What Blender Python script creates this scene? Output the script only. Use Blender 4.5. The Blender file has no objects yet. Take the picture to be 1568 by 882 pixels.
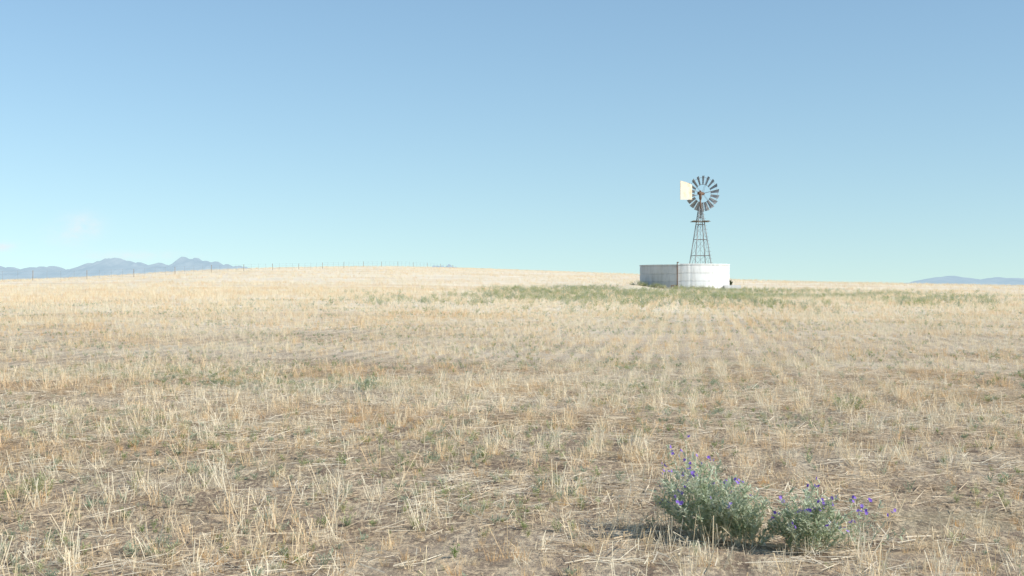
import bpy, bmesh, math, random
import numpy as np
from mathutils import Vector, Matrix
random.seed(7); RNG=np.random.default_rng(11)
scene=bpy.context.scene
F=2178.0
# ------------------------------------------------------------ noise
def vnoise(x,y,seed=0):
    x=np.asarray(x,float); y=np.asarray(y,float)
    xi=np.floor(x); yi=np.floor(y); fx=x-xi; fy=y-yi
    fx=fx*fx*(3-2*fx); fy=fy*fy*(3-2*fy)
    def h(a,b):
        n=np.sin(a*127.1+b*311.7+seed*74.7)*43758.5453
        return n-np.floor(n)
    return (h(xi,yi)*(1-fx)+h(xi+1,yi)*fx)*(1-fy)+(h(xi,yi+1)*(1-fx)+h(xi+1,yi+1)*fx)*fy
def fbm(x,y,seed=0,o=3):
    s=0;a=.5;t=0
    for i in range(o):
        s=s+a*vnoise(x*2**i,y*2**i,seed+i*3.3); t+=a; a*=.5
    return s/t
# ------------------------------------------------------------ terrain
PX=[-400,0,100,200,300,400,500,600,700,800,900,975,1060,1130,1200,1300,1400,1568,1900]
PY=[433,430,427,421,414.5,411,409,408,410.5,414,418,420.5,425,429,431,433,435,438,439]
PU=(np.array(PX)-784)/F
RU=[-.5,-.34,-.25,-.135,-.05,.03,.12,.2,.36,.5]; RR=[170,185,250,330,360,320,240,205,190,185]
def gfun(t):
    t=np.maximum(t,0)
    a=np.power(np.minimum(t,.85),1.3)
    d=np.clip(t,.85,1.15)-.85
    b=1.238*d-3.73*d*d
    g=a+b
    e=-1+1.845*np.exp(-(np.maximum(t,1.15)-1.15)/1.845)
    return np.where(t>1.15,e,g)
US=np.linspace(-.55,.55,221)
def smooth(a,n=9):
    k=np.hanning(n+2)[1:-1]; k/=k.sum()
    return np.convolve(np.pad(a,n//2,mode='edge'),k,mode='valid')
RS=smooth(np.interp(US,RU,RR),21)
TE=smooth((441-np.interp(US,PU,PY))/F,9)
HS=[]
for u,R,te in zip(US,RS,TE):
    ys=np.linspace(R*.6,R*1.2,60); lo,hi=0.5,20
    for _ in range(30):
        m=(lo+hi)/2
        if ((m*gfun(ys/R)-1.6)/ys).max()<te: lo=m
        else: hi=m
    HS.append(lo)
HS=np.array(HS)
def ground_z(x,y,micro=True):
    x=np.asarray(x,float); y=np.asarray(y,float)
    ym=np.sqrt(np.maximum(y,0)**2+50**2)
    u=np.clip(x/np.where(y>110,np.maximum(y,1),ym*110/math.sqrt(110**2+50**2)),-.55,.55)
    z=np.interp(u,US,HS)*gfun(np.maximum(y,0)/np.interp(u,US,RS))
    z=z+.22*(fbm(x/14+5,y/20,4)-.5)*np.clip((y-10)/40,0,1)*np.clip((400-y)/250,0,1)
    d2=(x-9.9)**2/3+(y-117.5)**2/6
    z=z+.3*np.exp(-d2)
    if micro:
        w=np.clip((60-y)/40,0,1)
        z=z+w*(.05*(fbm(x*1.6,y*1.6,9)-.5)+.03*(fbm(x*7,y*7,12,2)-.5))
    return z
def gz(x,y): return float(ground_z(np.array([x]),np.array([y]))[0])
def spaced(lims):
    out=[]
    for a,b,s in lims: out+=list(np.arange(a,b,s))
    return np.array(out)
xp=spaced([(0,7,.11),(7,20,.3),(20,60,.9),(60,160,2.5),(160,600,20),(600,5200,200)])
gx=np.concatenate([-xp[:0:-1],xp])
gy=spaced([(-120,-10,10),(-10,6,1),(6,18,.1),(18,40,.25),(40,130,.8),(130,420,2.2),(420,1200,30),(1200,9200,250)])
X,Y=np.meshgrid(gx,gy); Z=ground_z(X,Y)
nx,ny=len(gx),len(gy)
def np_mesh(name,V,faces4):
    me=bpy.data.meshes.new(name)
    me.vertices.add(len(V)); me.vertices.foreach_set('co',np.asarray(V,np.float32).ravel())
    n=len(faces4); me.loops.add(n*4); me.loops.foreach_set('vertex_index',np.asarray(faces4,np.int32).ravel())
    me.polygons.add(n); me.polygons.foreach_set('loop_start',np.arange(0,n*4,4,dtype=np.int32))
    me.polygons.foreach_set('loop_total',np.full(n,4,dtype=np.int32))
    me.update(calc_edges=True); me.validate(); return me
def gridfaces(nx,ny):
    i=np.arange(nx-1)[None,:]+np.arange(ny-1)[:,None]*nx
    return np.stack([i,i+1,i+1+nx,i+nx],-1).reshape(-1,4)
def add(name,me,mat=None,parent=None,smooth_=False):
    ob=bpy.data.objects.new(name,me); scene.collection.objects.link(ob)
    if mat: me.materials.append(mat)
    if parent: ob.parent=parent
    if smooth_ and me: me.polygons.foreach_set('use_smooth',[True]*len(me.polygons))
    return ob
# ------------------------------------------------------------ material helper
class M:
    def __init__(s,name):
        s.m=bpy.data.materials.new(name); s.m.use_nodes=True; s.t=s.m.node_tree; s.n=s.t.nodes; s.l=s.t.links
        s.b=s.n['Principled BSDF']; s.out=s.n['Material Output']
        s.b.inputs['Roughness'].default_value=.9; s.b.inputs['Specular IOR Level'].default_value=.15
    def node(s,t,**k):
        n=s.n.new(t)
        for a,b in k.items(): setattr(n,a,b)
        return n
    def link(s,a,b): s.l.new(a,b)
    def pos(s,scale=(1,1,1),rot=0):
        g=s.node('ShaderNodeNewGeometry'); mp=s.node('ShaderNodeMapping')
        mp.inputs['Scale'].default_value=scale; mp.inputs['Rotation'].default_value=(0,0,rot)
        s.link(g.outputs['Position'],mp.inputs['Vector']); return mp.outputs[0]
    def noise(s,vec,scale,detail=3,rough=.55):
        n=s.node('ShaderNodeTexNoise'); n.inputs['Scale'].default_value=scale; n.inputs['Detail'].default_value=detail
        n.inputs['Roughness'].default_value=rough; s.link(vec,n.inputs['Vector']); return n.outputs['Fac']
    def ramp(s,fac,stops):
        r=s.node('ShaderNodeValToRGB'); e=r.color_ramp.elements
        while len(e)<len(stops): e.new(.5)
        for el,(p,c) in zip(e,stops):
            el.position=p; el.color=tuple(c)[:3]+(1,) if hasattr(c,'__len__') else (c,c,c,1)
        s.link(fac,r.inputs[0]); return r.outputs[0]
    def math(s,op,a,b=None,c=None,clamp=False):
        n=s.node('ShaderNodeMath',operation=op,use_clamp=clamp)
        for i,v in enumerate((a,b,c)):
            if v is None: continue
            if hasattr(v,'is_linked'): s.link(v,n.inputs[i])
            else: n.inputs[i].default_value=v
        return n.outputs[0]
    def mix(s,f,a,b,mode='MIX'):
        m=s.node('ShaderNodeMix',data_type='RGBA',blend_type=mode)
        for sock,v in ((m.inputs[0],f),(m.inputs[6],a),(m.inputs[7],b)):
            if hasattr(v,'is_linked'): s.link(v,sock)
            elif hasattr(v,'__len__'): sock.default_value=tuple(v)+(1,)
            else: sock.default_value=v
        return m.outputs[2]
    def bump(s,h,strength,dist):
        b=s.node('ShaderNodeBump'); b.inputs['Strength'].default_value=strength; b.inputs['Distance'].default_value=dist
        s.link(h,b.inputs['Height']); s.link(b.outputs[0],s.b.inputs['Normal'])
ALPHA=math.atan(.127); ROW=.46
# ground
g=M('dry_field_soil_and_straw')
p=g.pos()
sep=g.node('ShaderNodeSeparateXYZ'); g.link(p,sep.inputs[0])
soil=g.ramp(g.noise(p,1.6,5),[(.3,(.22,.155,.105)),(.7,(.42,.32,.225))])
fine=g.noise(g.pos((1,.35,1)),28,4,.7)
straw=g.ramp(g.noise(p,.35,3),[(.3,(.68,.50,.30)),(.7,(.80,.65,.44))])
patch=g.noise(g.pos((.5,1,1)),.22,4)
rx=g.math('SUBTRACT',g.math('MULTIPLY',sep.outputs[0],math.cos(ALPHA)),g.math('MULTIPLY',sep.outputs[1],math.sin(ALPHA)))
wob=g.math('MULTIPLY_ADD',g.noise(p,.5,2),.12,-.06)
row=g.math('COSINE',g.math('MULTIPLY',g.math('ADD',rx,wob),2*math.pi/ROW))
row=g.math('MULTIPLY',row,g.ramp(g.noise(p,.12,3),[(.36,.2),(.56,1.)]))
fm=g.ramp(g.math('ADD',fine,g.math('MULTIPLY',row,.04)),[(.45,0.),(.60,.95)])
c1=g.mix(fm,soil,straw)
mr=g.node('ShaderNodeMapRange'); mr.inputs[1].default_value=14; mr.inputs[2].default_value=70; g.link(sep.outputs[1],mr.inputs[0])
cov=g.math('MULTIPLY_ADD',patch,1.5,-.75)
cov2=g.math('ADD',cov,g.math('ADD',mr.outputs[0],g.math('MULTIPLY',row,.10)),clamp=True)
far=g.ramp(g.noise(g.pos((.25,1,1)),.16,5,.6),[(.3,(.78,.60,.40)),(.5,(.89,.76,.57)),(.7,(.93,.84,.68))])
c2=g.mix(cov2,c1,far)
gn=g.ramp(g.noise(g.pos((.35,1,1)),.30,4,.6),[(.54,0.),(.70,.40)])
c3=g.mix(gn,c2,(.46,.43,.22))
g.link(c3,g.b.inputs['Base Color'])
g.bump(g.noise(p,26,5,.7),.9,.05)
ground=add('ground',np_mesh('ground',np.stack([X,Y,Z],-1).reshape(-1,3),gridfaces(nx,ny)),g.m,smooth_=True)

def plantmat(name,stops,trans=.3,pscale=.35,var=.35):
    s=M(name)
    n=s.noise(s.pos((.6,1,1)),pscale,3)
    oi=s.node('ShaderNodeObjectInfo')
    b=s.math('ADD',n,s.math('MULTIPLY_ADD',oi.outputs['Random'],var,-var/2))
    col=s.ramp(b,stops)
    s.link(col,s.b.inputs['Base Color'])
    tr=s.node('ShaderNodeBsdfTranslucent'); s.link(col,tr.inputs[0])
    mx=s.node('ShaderNodeMixShader'); mx.inputs[0].default_value=trans
    s.link(s.b.outputs[0],mx.inputs[1]); s.link(tr.outputs[0],mx.inputs[2]); s.link(mx.outputs[0],s.out.inputs[0])
    return s.m
m_straw=plantmat('stubble_straw',[(.28,(.82,.58,.33)),(.45,(.89,.72,.47)),(.6,(.92,.82,.61)),(.75,(.78,.67,.50))])
m_litter=plantmat('fallen_straw',[(.25,(.42,.31,.21)),(.45,(.74,.59,.40)),(.6,(.90,.80,.61)),(.8,(.58,.49,.38))])
m_dry=plantmat('dry_grass',[(.3,(.80,.50,.23)),(.5,(.85,.62,.34)),(.7,(.78,.64,.42))])
m_green=plantmat('green_weed',[(.3,(.30,.37,.15)),(.5,(.46,.48,.24)),(.7,(.60,.56,.33))])
m_grey=plantmat('grey_green_weed',[(.3,(.31,.38,.25)),(.5,(.43,.48,.33)),(.7,(.54,.55,.39))])
# ------------------------------------------------------------ tuft meshes
class QB:
    def __init__(s): s.v=[]; s.f=[]; s.mi=[]
    def blade(s,base,tip,w,bend=None,segs=2,taper=.4,mi=0,ang=None):
        base=Vector(base); tip=Vector(tip); d=(tip-base)
        a=random.uniform(0,math.pi) if ang is None else ang
        side=Vector((math.cos(a),math.sin(a),0)); 
        if abs(d.normalized().z)<.5:
            side=d.cross(Vector((0,0,1))).normalized(); side=(side+Vector((0,0,random.uniform(-.8,.8)))).normalized()
        i0=len(s.v)
        for k in range(segs+1):
            t=k/segs; p=base.lerp(tip,t)
            if bend: p=p+Vector(bend)*(t*t)
            ww=w*(1-(1-taper)*t)*.5
            s.v+= [p-side*ww,p+side*ww]
        for k in range(segs):
            j=i0+2*k; s.f.append((j,j+1,j+3,j+2)); s.mi.append(mi)
    def leaf(s,base,d,up,L,W,mi=0,droop=0):
        d=d.normalized(); side=d.cross(up)
        if side.length<.1: side=d.cross(Vector((1,0,0)))
        side.normalize(); i=len(s.v)
        nrm=side.cross(d)
        m1=base+d*L*.35-Vector((0,0,droop*.3)); tip=base+d*L-Vector((0,0,droop))
        s.v+=[base,m1+side*W*.5+nrm*W*.18,tip,m1-side*W*.5+nrm*W*.18]
        s.f.append((i,i+1,i+2,i+3)); s.mi.append(mi)
    def mesh(s,name,mats):
        me=np_mesh(name,[tuple(v) for v in s.v],s.f)
        for m in mats: me.materials.append(m)
        me.polygons.foreach_set('material_index',s.mi); return me
def src(prefix,meshes):
    c=bpy.data.collections.new(prefix)
    for i,me in enumerate(meshes):
        o=bpy.data.objects.new('%s_%02d'%(prefix,i),me); c.objects.link(o)
    return c
R=random.uniform
def stub(n,h,spread,w):
    q=QB()
    for _ in range(n):
        x,y=random.gauss(0,spread),random.gauss(0,spread)
        hh=h*R(.4,1.1); l=.32
        q.blade((x,y,-.02),(x+hh*random.gauss(0,l),y+hh*random.gauss(0,l),hh),w*R(.7,1.3),segs=1,taper=.85)
        if random.random()<.3:
            a=R(0,6.28); b=Vector((x,y,hh*R(.3,.8)))
            q.blade(b,b+Vector((math.cos(a)*.06,math.sin(a)*.06,R(-.04,.04))),w*1.3,segs=1,taper=.2)
    return q.mesh('stub',[m_straw])
stub_c=src('stubble_clump',[stub(random.randint(4,13),R(.07,.22),R(.015,.045),.0046) for _ in range(14)])
stubfar_c=src('stubble_clump_wide',[stub(13,R(.18,.26),.16,.009) for _ in range(6)])
def litter(n):
    q=QB()
    for _ in range(n):
        x,y=random.gauss(0,.13),random.gauss(0,.13); a=R(0,6.28); L=R(.05,.28)
        z0=R(.004,.03); z1=z0+random.choice([0,0,.01,.05])*R(.3,1)
        q.blade((x,y,z0),(x+math.cos(a)*L,y+math.sin(a)*L,z1),R(.003,.0075),bend=(0,0,-.01),segs=1,taper=.7)
    return q.mesh('litter',[m_litter])
lit_c=src('fallen_straw_bits',[litter(20) for _ in range(10)])
def grass(n,h,mat,spread=.03,w=.003):
    q=QB()
    for _ in range(n):
        a=R(0,6.28); x,y=math.cos(a)*R(0,spread),math.sin(a)*R(0,spread); hh=h*R(.4,1.1); o=hh*R(.1,.7)
        q.blade((x,y,-.01),(x+math.cos(a)*o*.4,y+math.sin(a)*o*.4,hh),w*R(.7,1.4),bend=(math.cos(a)*o*.5,math.sin(a)*o*.5,-hh*R(0,.35)),segs=2,taper=.15)
    return q.mesh('grass',[mat])
dry_c=src('dry_grass_tuft',[grass(22,R(.06,.14),m_dry,R(.02,.06)) for _ in range(8)])
def weed(mat,n,h,lw=.009,L=.035,k8=8):
    q=QB()
    for _ in range(n):
        a=R(0,6.28); top=Vector((math.cos(a)*h*R(.1,.8),math.sin(a)*h*R(.1,.8),h*R(.4,1))); 
        q.blade((0,0,-.01),top,.003,segs=1,mi=0)
        for k in range(k8):
            t=R(.2,1); b=top*t; d=Vector((R(-1,1),R(-1,1),R(-.1,.9)))
            q.leaf(b,d,Vector((0,0,1)),L*R(.5,1.2),lw*R(.7,1.4))
    return q.mesh('weed',[mat])
green_c=src('weed_tuft',[weed(m_green,9,R(.06,.12),.006,.03) for _ in range(5)]+[weed(m_grey,9,R(.06,.12),.006,.03) for _ in range(5)])
def bigweed(mat): return weed(mat,20,.5,.03,.10,6)
bigw_c=src('weed_clump',[bigweed(m_green) for _ in range(3)]+[bigweed(m_grey) for _ in range(3)])
# ------------------------------------------------------------ scatter through geometry nodes
def scatter(name,coll,xs,ys,scl,tilt=.06,wide=None):
    n=len(xs); zs=ground_z(xs,ys)
    me=bpy.data.meshes.new(name); me.vertices.add(n)
    me.vertices.foreach_set('co',np.stack([xs,ys,zs],-1).astype(np.float32).ravel())
    rot=np.stack([RNG.normal(0,tilt,n),RNG.normal(0,tilt,n),RNG.uniform(0,6.283,n)],-1)
    a=me.attributes.new('rot','FLOAT_VECTOR','POINT'); a.data.foreach_set('vector',rot.astype(np.float32).ravel())
    s3=np.stack([scl*(wide if wide is not None else 1),scl*(wide if wide is not None else 1),scl],-1)
    a=me.attributes.new('scl','FLOAT_VECTOR','POINT'); a.data.foreach_set('vector',s3.astype(np.float32).ravel())
    a=me.attributes.new('idx','INT','POINT'); a.data.foreach_set('value',RNG.integers(0,len(coll.objects),n).astype(np.int32))
    ob=add(name,me)
    ng=bpy.data.node_groups.new(name,'GeometryNodeTree')
    ng.interface.new_socket('Geometry',in_out='INPUT',socket_type='NodeSocketGeometry')
    ng.interface.new_socket('Geometry',in_out='OUTPUT',socket_type='NodeSocketGeometry')
    N=ng.nodes; L=ng.links
    gi=N.new('NodeGroupInput'); go=N.new('NodeGroupOutput'); ip=N.new('GeometryNodeInstanceOnPoints')
    ci=N.new('GeometryNodeCollectionInfo'); ci.inputs['Collection'].default_value=coll
    ci.inputs['Separate Children'].default_value=True; ci.inputs['Reset Children'].default_value=True
    def attr(nm,t):
        x=N.new('GeometryNodeInputNamedAttribute'); x.data_type=t; x.inputs['Name'].default_value=nm
        return [o for o in x.outputs if o.enabled and o.name=='Attribute'][0]
    er=N.new('FunctionNodeEulerToRotation')
    L.new(attr('rot','FLOAT_VECTOR'),er.inputs[0])
    L.new(gi.outputs[0],ip.inputs['Points']); L.new(ci.outputs[0],ip.inputs['Instance']); ip.inputs['Pick Instance'].default_value=True
    L.new(attr('idx','INT'),ip.inputs['Instance Index']); L.new(er.outputs[0],ip.inputs['Rotation']); L.new(attr('scl','FLOAT_VECTOR'),ip.inputs['Scale'])
    L.new(ip.outputs[0],go.inputs[0])
    md=ob.modifiers.new('scatter','NODES'); md.node_group=ng
    return ob
TX,TY,TR=14.7,121.0,3.76
def clear(xs,ys):
    return ((xs-TX)**2+(ys-TY)**2)>(TR+.35)**2
def points(bands,rows=None,mask=None,jit=.14):
    ox=[];oy=[]
    for a,b,d in bands:
        area=.43*(b*b-a*a)+6*(b-a); n=int(area*d)
        y=np.sqrt(RNG.uniform(a*a,b*b,n)) ; x=RNG.uniform(-1,1,n)*(.43*y+3)
        if rows:
            ca,sa=math.cos(ALPHA),math.sin(ALPHA)
            r=x*ca-y*sa; s=x*sa+y*ca
            j=jit+.22*np.clip(3*(fbm(x/6,y/8,88)-.48),0,1)
            r=np.round(r/rows)*rows+RNG.normal(0,1,n)*rows*j
            x=r*ca+s*sa; y=-r*sa+s*ca
        ox.append(x);oy.append(y)
    x=np.concatenate(ox);y=np.concatenate(oy)
    k=clear(x,y)&(y>1.5)
    if mask is not None: k&=RNG.uniform(0,1,len(x))<mask(x,y)
    return x[k],y[k]
# stubble
x,y=points([(5,25,24),(25,60,15),(60,110,7)],rows=ROW,mask=lambda x,y:np.clip(.18+2.7*(fbm(x/1.6,y/2.6,21)-.38)+.28*np.clip((y-18)/20,0,1),.06,1))
scatter('stubble',stub_c,x,y,RNG.uniform(.5,1.25,len(x))*(1+.3*np.clip((y-30)/40,0,1)),.16)
x,y=points([(60,130,2.2),(130,370,.9)],rows=2*ROW,mask=lambda x,y:np.clip(.3+1.6*(fbm(x/9,y/14,22)-.25),.15,1))
scatter('stubble.001',stubfar_c,x,y,RNG.uniform(.7,1.15,len(x)),.06)
# litter
x,y=points([(5,25,26),(25,50,5)],mask=lambda x,y:np.clip(.3+2.2*(fbm(x/1.1,y/1.1,33)-.3),.12,1))
scatter('fallen_straw',lit_c,x,y,RNG.uniform(.6,1.3,len(x)),.08)
# dry grass
x,y=points([(5,25,22),(25,60,7),(60,100,1.2)],mask=lambda x,y:np.clip(3*(fbm(x/1.4,y/2,41)-.40),.08,1))
scatter('dry_grass',dry_c,x,y,RNG.uniform(.5,1.2,len(x)),.1)
# weeds
x,y=points([(5,25,34),(25,75,13)],mask=lambda x,y:np.clip(3.4*(fbm(x/2.2,y/2.6,51)-.44),.10,1))
scatter('green_weeds',green_c,x,y,RNG.uniform(.4,1.1,len(x)),.1)
def wm(x,y):
    c=np.exp(-((y-101)/20)**4)*np.clip((x+3)/5,0,1)*(1-.75*np.clip((x-17)/14,0,1))*np.clip((40-x)/10,0,1)
    s=np.exp(-((y-76)/13)**2)*np.clip((x+12)/8,0,1)*.35
    return np.clip((c+s)*np.clip(4.6*(fbm(x/3,y/5,61)-.37),0.05,1),0,1)
x,y=points([(55,128,7)],mask=wm)
scatter('green_weeds.001',bigw_c,x,y,RNG.uniform(.2,.75,len(x)),.1)
n=150; a=RNG.uniform(math.radians(200),math.radians(292),n); rr=TR+.35+np.abs(RNG.normal(0,.6,n))
scatter('green_weeds.002',bigw_c,TX+np.cos(a)*rr,TY+np.sin(a)*rr,RNG.uniform(.4,1.0,n),.1)

# ------------------------------------------------------------ generic tube helpers
def tube(bm,a,b,r,seg=6,r2=None):
    a=Vector(a);b=Vector(b);d=b-a;L=d.length
    if L<1e-6:return
    res=bmesh.ops.create_cone(bm,cap_ends=True,segments=seg,radius1=r,radius2=r if r2 is None else r2,depth=L)
    mt=Matrix.Translation((a+b)/2)@d.to_track_quat('Z','Y').to_matrix().to_4x4()
    bmesh.ops.transform(bm,matrix=mt,verts=res['verts'])
def box(bm,c,s,rot=None):
    res=bmesh.ops.create_cube(bm,size=1)
    mt=Matrix.Translation(c)@(rot if rot else Matrix())@Matrix.Diagonal((s[0],s[1],s[2],1))
    bmesh.ops.transform(bm,matrix=mt,verts=res['verts'])
def bm_ob(name,bm,mat,parent=None,sm=False):
    me=bpy.data.meshes.new(name); bm.to_mesh(me); bm.free(); return add(name,me,mat,parent,sm)
def empty(name,loc):
    e=bpy.data.objects.new(name,None); e.location=loc; scene.collection.objects.link(e); return e
# ------------------------------------------------------------ tank
tz=gz(TX,TY-TR)-.05
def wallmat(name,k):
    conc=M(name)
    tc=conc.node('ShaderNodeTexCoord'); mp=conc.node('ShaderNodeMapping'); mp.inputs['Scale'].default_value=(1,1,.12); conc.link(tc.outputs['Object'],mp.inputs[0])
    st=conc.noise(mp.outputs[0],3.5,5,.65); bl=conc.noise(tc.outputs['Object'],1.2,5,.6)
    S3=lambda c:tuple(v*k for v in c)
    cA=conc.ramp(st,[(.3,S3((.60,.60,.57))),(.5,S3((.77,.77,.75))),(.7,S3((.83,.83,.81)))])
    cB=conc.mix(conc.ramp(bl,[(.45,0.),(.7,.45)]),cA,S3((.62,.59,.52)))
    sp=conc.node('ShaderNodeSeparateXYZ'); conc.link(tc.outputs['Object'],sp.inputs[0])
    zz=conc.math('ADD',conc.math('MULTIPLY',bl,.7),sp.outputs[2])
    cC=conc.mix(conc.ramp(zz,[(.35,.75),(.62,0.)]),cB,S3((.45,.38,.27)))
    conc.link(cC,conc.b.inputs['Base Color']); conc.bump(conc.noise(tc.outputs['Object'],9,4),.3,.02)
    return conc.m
concm=wallmat('whitewashed_concrete',1.0); greym=wallmat('darker_wall_concrete',.80)  # second one: same wall colours scaled darker, for the left section
tank=empty('water_tank',(TX,TY,tz))
bm=bmesh.new(); H=2.12
prof=[(TR+.14,-.4),(TR+.14,.10),(TR+.11,.13),(TR,.13)]
for k in range(3):
    z0=.13+k*(H-.13)/3; z1=.13+(k+1)*(H-.13)/3
    prof+=[(TR,z0+.02),(TR,z1-.055),(TR-.045,z1-.04),(TR-.045,z1-.01),(TR,z1)]
prof+=[(TR+.035,H),(TR+.035,H+.09),(TR-.13,H+.09),(TR-.13,H),(TR-.16,.3),(0.01,.3)]
S=144; rings=[]
for i in range(S):
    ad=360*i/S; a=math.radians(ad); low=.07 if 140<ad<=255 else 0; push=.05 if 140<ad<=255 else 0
    ring=[]
    for r,z in prof:
        off=(-.02 if i%12==0 else 0) if (r>TR-.01 and z>.12) else 0
        rr_=r+off+(push if r>TR-.05 else 0); zz_=z-(low if z>.3 else 0)
        ring.append(bm.verts.new((rr_*math.cos(a),rr_*math.sin(a),zz_)))
    rings.append(ring)
for i in range(S):
    A=rings[i];B=rings[(i+1)%S]
    for j in range(len(prof)-1):
        f=bm.faces.new((A[j],B[j],B[j+1],A[j+1]))
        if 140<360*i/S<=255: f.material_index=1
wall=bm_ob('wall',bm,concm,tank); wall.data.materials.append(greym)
rust=M('rusty_steel'); tcr=rust.pos(); rust.link(rust.ramp(rust.noise(tcr,6,5,.7),[(.3,(.12,.075,.055)),(.6,(.22,.14,.10)),(.8,(.34,.27,.21))]),rust.b.inputs['Base Color'])
galv=M('galvanised_steel'); galv.link(galv.ramp(galv.noise(galv.pos(),4,4,.6),[(.3,(.20,.20,.20)),(.7,(.36,.36,.35))]),galv.b.inputs['Base Color']); galv.b.inputs['Roughness'].default_value=.55; galv.b.inputs['Metallic'].default_value=.3
bm=bmesh.new(); a=math.radians(254)
cx,cy=math.cos(a),math.sin(a); r1=TR+.14
tube(bm,(cx*r1,cy*r1,-.2),(cx*r1,cy*r1,H+.2),.04,8)
tube(bm,(cx*r1,cy*r1,H+.2),(cx*(TR-.5),cy*(TR-.5),H+.2),.04,8)
tube(bm,(cx*r1,cy*r1,.4),(cx*r1-.5,cy*r1-.1,.4),.04,8)
tube(bm,(cx*r1-.5,cy*r1-.1,.4),(cx*r1-.5,cy*r1-.1,-.2),.04,8)
tube(bm,(cx*r1,cy*r1,.33),(cx*r1,cy*r1,.47),.09,8)
bm_ob('pipe',bm,rust.m,tank)
water=M('water'); water.b.inputs['Base Color'].default_value=(.05,.09,.07,1); water.b.inputs['Roughness'].default_value=.05; water.b.inputs['Specular IOR Level'].default_value=.5
bm=bmesh.new(); bmesh.ops.create_circle(bm,cap_ends=True,segments=72,radius=TR-.17,matrix=Matrix.Translation((0,0,1.5))); bm_ob('water',bm,water.m,tank)
# trough
tx,ty=18.35,118.4
tro=empty('water_trough',(tx,ty,gz(tx,ty)-.03))
bm=bmesh.new()
box(bm,(0,0,.04),(1.5,1.1,.16))
for c,s in (((-.6,0,.3),(.12,.9,.36)),((.6,0,.3),(.12,.9,.36)),((0,-.39,.299),(1.078,.12,.358)),((0,.39,.299),(1.078,.12,.358))): box(bm,c,s)
bmesh.ops.bevel(bm,geom=bm.edges[:],offset=.015,segments=2)
bm_ob('basin',bm,concm,tro)
bm=bmesh.new(); box(bm,(0,0,.36),(1.07,.65,.02)); bm_ob('water',bm,water.m,tro)
# ------------------------------------------------------------ windmill
WX,WY=16.95,128.0; wz=gz(WX,WY); HUB=10.12-wz
mill=empty('windmill',(WX,WY,wz))
bm=bmesh.new()
top=HUB-1.35
def half(z): return 1.02+(0.13-1.02)*z/top
rotT=Matrix.Rotation(math.radians(12),3,'Z')
def leg(i,z):
    s=[(-1,-1),(1,-1),(1,1),(-1,1)][i]; h=half(z); return rotT@Vector((s[0]*h,s[1]*h,z))
for i in range(4): 
    tube(bm,leg(i,-.3),leg(i,top),.045,4)
lv=[0,1.5,2.9,4.35,5.7,6.7]
for k,z in enumerate(lv):
    for i in range(4):
        j=(i+1)%4
        if z>0: tube(bm,leg(i,z),leg(j,z),.028,4)
        z2=lv[k+1] if k+1<len(lv) else top
        tube(bm,leg(i,z),leg(j,z2),.011,4); tube(bm,leg(j,z),leg(i,z2),.011,4)
tube(bm,(0,0,top-.9),(0,0,HUB-.25),.06,8); tube(bm,(0,0,0),(0,0,top),.016,6)
for z in np.arange(.3,top-.2,.33):
    a=leg(1,z); tube(bm,a+Vector((-.16,0,0)),a+Vector((.16,0,0)),.012,4)
bm_ob('tower',bm,galv.m,mill)
wood=M('weathered_wood'); wood.link(wood.ramp(wood.noise(wood.pos((1,8,1)),5,4),[(.3,(.16,.13,.10)),(.7,(.32,.27,.21))]),wood.b.inputs['Base Color'])
bm=bmesh.new(); pz=7.62-wz
for i in range(5):
    if i!=2: box(bm,(-.6+i*.3,0,pz),(.24,1.5,.05))
box(bm,(0,-.6,pz-.051),(1.66,.09,.05)); box(bm,(0,.6,pz-.051),(1.66,.09,.05))
bm_ob('platform',bm,wood.m,mill)
TH=math.radians(33)
tail=Vector((-math.sin(TH),-math.cos(TH),0)); ax=-tail; sd=Vector((math.cos(TH),-math.sin(TH),0)); up=Vector((0,0,1))
hub=Vector((0,0,HUB)); C=hub+ax*.45
blade=M('windmill_blade_steel'); blade.link(blade.ramp(blade.noise(blade.pos(),2.5,4,.6),[(.3,(.22,.22,.22)),(.6,(.38,.38,.37)),(.8,(.52,.51,.49))]),blade.b.inputs['Base Color']); blade.b.inputs['Roughness'].default_value=.6; blade.b.inputs['Metallic'].default_value=.2
bm=bmesh.new(); NB=18; R1=1.62; R0=.80
for i in range(NB):
    a=2*math.pi*(i+.35)/NB; rd=sd*math.cos(a)+up*math.sin(a); tg=-sd*math.sin(a)+up*math.cos(a)
    ph=math.radians(34)
    cols=[]
    for rr,w in ((R0,.22),(R1,.42)):
        row_=[]
        for s_ in (-.5,-.17,.17,.5):
            cam=(.25-s_*s_)*.18
            off=tg*math.cos(ph)*s_*w+ax*(math.sin(ph)*s_*w+cam*math.cos(ph)*w)
            row_.append(bm.verts.new(C+rd*rr+off))
        cols.append(row_)
    for q in range(3): bm.faces.new((cols[0][q],cols[0][q+1],cols[1][q+1],cols[1][q]))
bm_ob('blades',bm,blade.m,mill)
bm=bmesh.new()
for i in range(6):
    a=2*math.pi*i/6+.2; rd=sd*math.cos(a)+up*math.sin(a)
    for o in (-.05,.05): tube(bm,C+ax*o*3,C+rd*R1*.93+ax*o,.012,4)
for rr in (R0+.03,R1*.9):
    for i in range(36):
        a=2*math.pi*i/36;b=2*math.pi*(i+1)/36
        tube(bm,C+ax*.04+(sd*math.cos(a)+up*math.sin(a))*rr,C+ax*.04+(sd*math.cos(b)+up*math.sin(b))*rr,.014,4)
bm_ob('wheel_frame',bm,galv.m,mill)
bm=bmesh.new()
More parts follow.
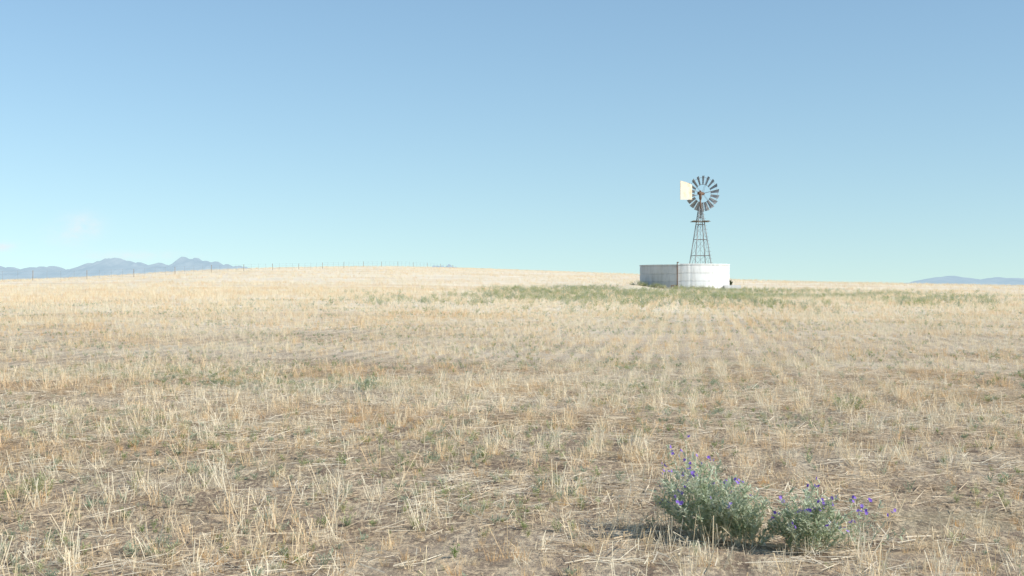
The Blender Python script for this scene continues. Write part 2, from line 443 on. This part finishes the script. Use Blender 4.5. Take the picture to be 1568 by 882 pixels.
tube(bm,C-ax*.15,C+ax*.2,.13,12); tube(bm,hub-ax*.35,hub+ax*.35,.15,10); tube(bm,hub-up*.55,hub+up*.05,.11,10,.14); tube(bm,hub+up*.1,hub+up*.26,.13,10,.06)
tube(bm,hub-up*1.4,hub-up*.4,.07,8)
bm_ob('gearbox',bm,rust.m,mill,True)
bm=bmesh.new()
tube(bm,hub+tail*.3+up*.1,hub+tail*4.0+up*.45,.025,6); tube(bm,hub+tail*.3-up*.15,hub+tail*4.0-up*.45,.025,6); tube(bm,hub+tail*1.9+up*.2,hub+tail*1.9-up*.3,.02,6)
bm_ob('tail_boom',bm,galv.m,mill)
van=M('cream_painted_vane'); vtc=van.node('ShaderNodeTexCoord'); van.link(van.ramp(van.noise(vtc.outputs['Object'],1.1,2,.4),[(.35,(.62,.47,.32)),(.5,(.66,.57,.45)),(.65,(.66,.60,.50))]),van.b.inputs['Base Color'])
bm=bmesh.new(); NS=8; ringv=[]
for i in range(NS+1):
    t=i/NS; u_=1.85+2.33*t; bow=.10*math.sin(math.pi*t); hi=.66+.22*t; lo=-.66-.12*t
    ringv.append([bm.verts.new(hub+tail*u_+up*v_+sd*(.05+bow+o)) for v_,o in ((hi,.03),(lo,.03),(lo,0),(hi,0))])
for i in range(NS):
    A=ringv[i];B=ringv[i+1]
    for j in range(4): bm.faces.new((A[j],B[j],B[(j+1)%4],A[(j+1)%4]))
bm.faces.new(ringv[0]); bm.faces.new(ringv[-1][::-1])
bmesh.ops.recalc_face_normals(bm,faces=bm.faces[:])
bm_ob('tail_vane',bm,van.m,mill)
# ------------------------------------------------------------ fence
fence=empty('wire_fence',(0,0,0))
bm=bmesh.new(); prev=None
x0,y0=-.337*165,165; bw=bmesh.new()
for k in range(-3,17):
    x_=x0+k*2.52; y_=y0+k*12.6; z_=gz(x_,y_)
    tube(bm,(x_,y_,z_-.3),(x_+R(-.04,.04),y_,z_+1.15*R(.93,1.04)),.04,6)
    if prev:
        for h in (.35,.75,1.1):
            for s_ in range(4):
                q0=s_/4;q1=(s_+1)/4
                A=Vector((prev[0]+(x_-prev[0])*q0,prev[1]+(y_-prev[1])*q0,0));B=Vector((prev[0]+(x_-prev[0])*q1,prev[1]+(y_-prev[1])*q1,0))
                A.z=gz(A.x,A.y)+h;B.z=gz(B.x,B.y)+h
                tube(bw,A,B,.004,4)
                if h==.75 and s_>0: tube(bw,(A.x,A.y,A.z-.7),(A.x,A.y,A.z+.4),.010,4)
    prev=(x_,y_)
post=M('weathered_post'); post.link(post.ramp(post.noise(post.pos(),3,4),[(.3,(.26,.20,.16)),(.7,(.40,.33,.27))]),post.b.inputs['Base Color'])
bm_ob('posts',bm,post.m,fence); bm_ob('wires',bw,galv.m,fence)
# ------------------------------------------------------------ bushes
m_leaf=plantmat('silvery_leaf',[(.3,(.36,.44,.25)),(.5,(.54,.59,.41)),(.7,(.70,.73,.58))],.3,14,.0)
m_stem=plantmat('pale_stem',[(.3,(.50,.48,.34)),(.7,(.65,.61,.47))],.1,14,.0)
m_flow=plantmat('purple_petal',[(.3,(.25,.12,.60)),(.7,(.45,.30,.78))],.3,20,.0)
m_dk=plantmat('dark_leaf',[(.3,(.05,.07,.03)),(.7,(.12,.14,.07))],.2,3,.0)
def bush(name,x,y,nst,rx,h,nl=40,fl=.4,lean=(0,0),mats=None,LL=.055,LW=.013):
    q=QB(); 
    for i in range(nst):
        a=R(0,6.283); rad=math.sqrt(R(0,1)); hh=h*(1-.5*rad*rad)*R(.55,1.12)
        b=Vector((math.cos(a)*.10*rad,math.sin(a)*.10*rad,-.02))
        tip=Vector((math.cos(a)*rx*rad+lean[0],math.sin(a)*rx*rad+lean[1],hh))
        ctrl=Vector((tip.x*.35+b.x*.5,tip.y*.35+b.y*.5,hh*.55))
        P=lambda t:b*(1-t)**2+ctrl*2*t*(1-t)+tip*t*t
        for k in range(6):
            q.blade(P(k/6),P((k+1)/6),.006*(1-.1*k),segs=1,taper=.9,mi=1)
        for k in range(nl):
            t=R(.12,1)**.8; p0=P(t); dr=(P(min(1,t+.02))-P(t-.02)).normalized()
            d=Vector((R(-1,1),R(-1,1),R(-.5,.6)))+dr*.8
            q.leaf(p0,d,Vector((R(-.4,.4),R(-.4,.4),1)),LL*R(.5,1.25),LW*R(.7,1.3),0,droop=R(0,.015))
        for _ in range(2):
            t=R(.4,.85);p0=P(t);e=p0+Vector((R(-.1,.1),R(-.1,.1),R(.04,.14)))*(h/.6)
            q.blade(p0,e,.004,segs=1,mi=1)
            for k in range(nl//4):
                pp=p0.lerp(e,R(.1,1)); q.leaf(pp,Vector((R(-1,1),R(-1,1),R(-.3,.9))),Vector((0,0,1)),LL*R(.4,.9),LW*R(.6,1.1),0,droop=.005)
        if random.random()<fl:
            for fk in range(random.randint(1,3)):
                c=P(R(.88,1.0))+Vector((R(-.02,.02),R(-.02,.02),R(.01,.04)))
                n=Vector((R(-1,1),R(-1,.2),R(0,1))).normalized(); e1=n.orthogonal().normalized(); e2=n.cross(e1)
                for s_ in range(5):
                    aa=s_*1.2566; d=e1*math.cos(aa)+e2*math.sin(aa)+n*.35
                    q.leaf(c,d,n,.015,.014,2)
    me=q.mesh(name,mats or [m_leaf,m_stem,m_flow]); ob=add(name,me); ob.location=(x,y,gz(x,y)); return ob
def at(px,D): return (px-784)/F*D
bush('purple_flowering_bush',at(1080,8.75),8.75,72,.33,.50,38,.4,(-.03,.03),None,.056,.013)
bush('purple_flowering_bush.001',at(1138,8.5),8.5,38,.26,.36,36,.3,(0,0),None,.056,.013)
bush('purple_flowering_bush.002',at(1236,8.35),8.35,44,.24,.42,36,.45,(.02,0),None,.056,.013)
bush('purple_flowering_bush.003',at(1310,8.5),8.5,14,.24,.28,18,.4,(.05,0),None,.05,.010)
bush('purple_flowering_bush.004',at(1042,9.1),9.1,16,.15,.62,18,1,(-.02,0),None,.045,.010)
bush('shrub',18.9,124,40,.55,.95,40,0,(0,0),[m_dk,m_stem,m_flow],.11,.05)
bush('weed_bush',at(558,19.5),19.5,14,.16,.26,20,0,(0,0),[m_leaf,m_stem,m_flow],.05,.010)
bush('weed_bush.001',at(1300,17),17,18,.22,.24,24,0,(0,0),[m_green,m_stem,m_flow],.05,.008)
bush('weed_bush.002',at(55,10.2),10.2,12,.14,.20,24,0,(0,0),[m_green,m_stem,m_flow],.045,.008)
# ------------------------------------------------------------ mountains
def mountains(name,pts,D,seed):
    us=np.array([(p[0]-784)/F for p in pts]); hs=np.array([(441-p[1])/F*D for p in pts])
    n=420; uu=np.linspace(us[0],us[-1],n); hh=np.interp(uu,us,hs)
    rows=26; V=[]
    for j in range(rows):
        t=j/(rows-1); e=1-abs(2*t-1); yy=D+(t-.5)*1800
        rough=(fbm(uu*170,np.full(n,t*7),seed,4)-.5)*.9
        rid=(fbm(uu*420,np.full(n,3.),seed+5,3)-.5)*.26
        f=e**.8*(1+rough*(1-e)*1.6+rid*.9)
        V.append(np.stack([uu*D,np.full(n,yy),-8+(hh+8)*f],-1))
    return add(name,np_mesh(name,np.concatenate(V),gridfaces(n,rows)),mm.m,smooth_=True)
mm=M('hazy_mountain_rock')   # distance haze put into the rock as pale blue emission: mostly airlight, little rock
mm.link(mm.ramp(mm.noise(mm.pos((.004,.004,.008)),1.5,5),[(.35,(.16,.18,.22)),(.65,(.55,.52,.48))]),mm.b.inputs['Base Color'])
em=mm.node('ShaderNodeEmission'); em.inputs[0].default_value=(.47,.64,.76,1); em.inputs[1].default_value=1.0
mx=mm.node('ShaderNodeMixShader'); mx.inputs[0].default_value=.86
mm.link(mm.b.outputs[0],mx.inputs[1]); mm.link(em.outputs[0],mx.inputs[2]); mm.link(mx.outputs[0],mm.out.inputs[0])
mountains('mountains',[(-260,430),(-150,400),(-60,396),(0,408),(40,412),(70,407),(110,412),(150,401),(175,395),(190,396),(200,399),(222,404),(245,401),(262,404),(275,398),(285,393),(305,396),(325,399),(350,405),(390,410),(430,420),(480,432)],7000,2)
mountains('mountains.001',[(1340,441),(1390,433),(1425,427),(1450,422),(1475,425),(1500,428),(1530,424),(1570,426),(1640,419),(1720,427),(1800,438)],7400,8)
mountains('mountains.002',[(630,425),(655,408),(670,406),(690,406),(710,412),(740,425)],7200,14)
# ------------------------------------------------------------ light & sky
EL=math.radians(37); AZ=math.radians(-22)
sv=Vector((math.cos(EL)*math.cos(AZ),math.cos(EL)*math.sin(AZ),math.sin(EL)))
sl=bpy.data.lights.new('sun','SUN'); sl.energy=4.9; sl.angle=math.radians(.5); sl.color=(1,.965,.90)
so=bpy.data.objects.new('sun',sl); scene.collection.objects.link(so); so.rotation_euler=(-sv).to_track_quat('-Z','Y').to_euler(); so.location=(30,-20,40)
w=bpy.data.worlds.new('World'); scene.world=w; w.use_nodes=True; N=w.node_tree.nodes; L=w.node_tree.links
bg=N['Background']; sky=N.new('ShaderNodeTexSky'); sky.sky_type='NISHITA'; sky.sun_disc=False
sky.sun_elevation=EL; sky.sun_rotation=math.radians(90)-AZ; sky.air_density=1.0; sky.dust_density=0.15; sky.ozone_density=2.6; sky.altitude=0
bg.inputs['Strength'].default_value=.15
tcw=N.new('ShaderNodeTexCoord'); sx=N.new('ShaderNodeSeparateXYZ'); L.new(tcw.outputs['Generated'],sx.inputs[0])
def mth(op,a,b=None,c=None,cl=False):
    n=N.new('ShaderNodeMath'); n.operation=op; n.use_clamp=cl
    for i,v in enumerate((a,b,c)):
        if v is None: continue
        if hasattr(v,'is_linked'): L.new(v,n.inputs[i])
        else: n.inputs[i].default_value=v
    return n.outputs[0]
cx_=N.new('ShaderNodeCombineXYZ'); L.new(sx.outputs[0],cx_.inputs[0]); L.new(sx.outputs[1],cx_.inputs[1]); L.new(mth('MULTIPLY_ADD',sx.outputs[2],.80,.060),cx_.inputs[2])
L.new(cx_.outputs[0],sky.inputs['Vector'])
tint=N.new('ShaderNodeMix'); tint.data_type='RGBA'; tint.blend_type='MULTIPLY'; tint.inputs[0].default_value=1; tint.inputs[7].default_value=(.95,1.0,.955,1); L.new(sky.outputs[0],tint.inputs[6])
ymax=mth('MAXIMUM',sx.outputs[1],.05); uo=mth('DIVIDE',sx.outputs[0],ymax); vo=mth('DIVIDE',sx.outputs[2],ymax)
mpw=N.new('ShaderNodeMapping'); mpw.inputs['Scale'].default_value=(1,1,1.6); L.new(tcw.outputs['Generated'],mpw.inputs[0])
nz=N.new('ShaderNodeTexNoise'); nz.inputs['Scale'].default_value=75; nz.inputs['Detail'].default_value=6; nz.inputs['Roughness'].default_value=.6; L.new(mpw.outputs[0],nz.inputs['Vector'])
tot=None
for u0,v0,a,b,s in ((-.302,.044,.012,.008,.75),(-.312,.036,.016,.008,.35),(-.362,.029,.013,.003,1.0),(-.265,.0225,.035,.003,.6)):
    du=mth('DIVIDE',mth('SUBTRACT',uo,u0),a); dv=mth('DIVIDE',mth('SUBTRACT',vo,v0),b)
    e=mth('EXPONENT',mth('MULTIPLY',mth('ADD',mth('MULTIPLY',du,du),mth('MULTIPLY',dv,dv)),-1.0))
    e=mth('MULTIPLY',e,s); tot=e if tot is None else mth('ADD',tot,e)
cl=mth('MULTIPLY',tot,mth('MULTIPLY_ADD',nz.outputs['Fac'],3.0,-.8,True),cl=True)
mxw=N.new('ShaderNodeMix'); mxw.data_type='RGBA'; L.new(cl,mxw.inputs[0]); L.new(tint.outputs[2],mxw.inputs[6]); mxw.inputs[7].default_value=(5.5,6.1,6.4,1)
L.new(mxw.outputs[2],bg.inputs['Color'])
# ------------------------------------------------------------ camera
cd=bpy.data.cameras.new('camera'); cd.lens=50; cd.sensor_width=36; cd.clip_end=20000; cd.clip_start=.1
co=bpy.data.objects.new('camera',cd); scene.collection.objects.link(co); co.location=(0,0,1.6); co.rotation_euler=(math.radians(90),0,0)
scene.camera=co
scene.view_settings.view_transform='Standard'; scene.view_settings.look='None'; scene.view_settings.exposure=0
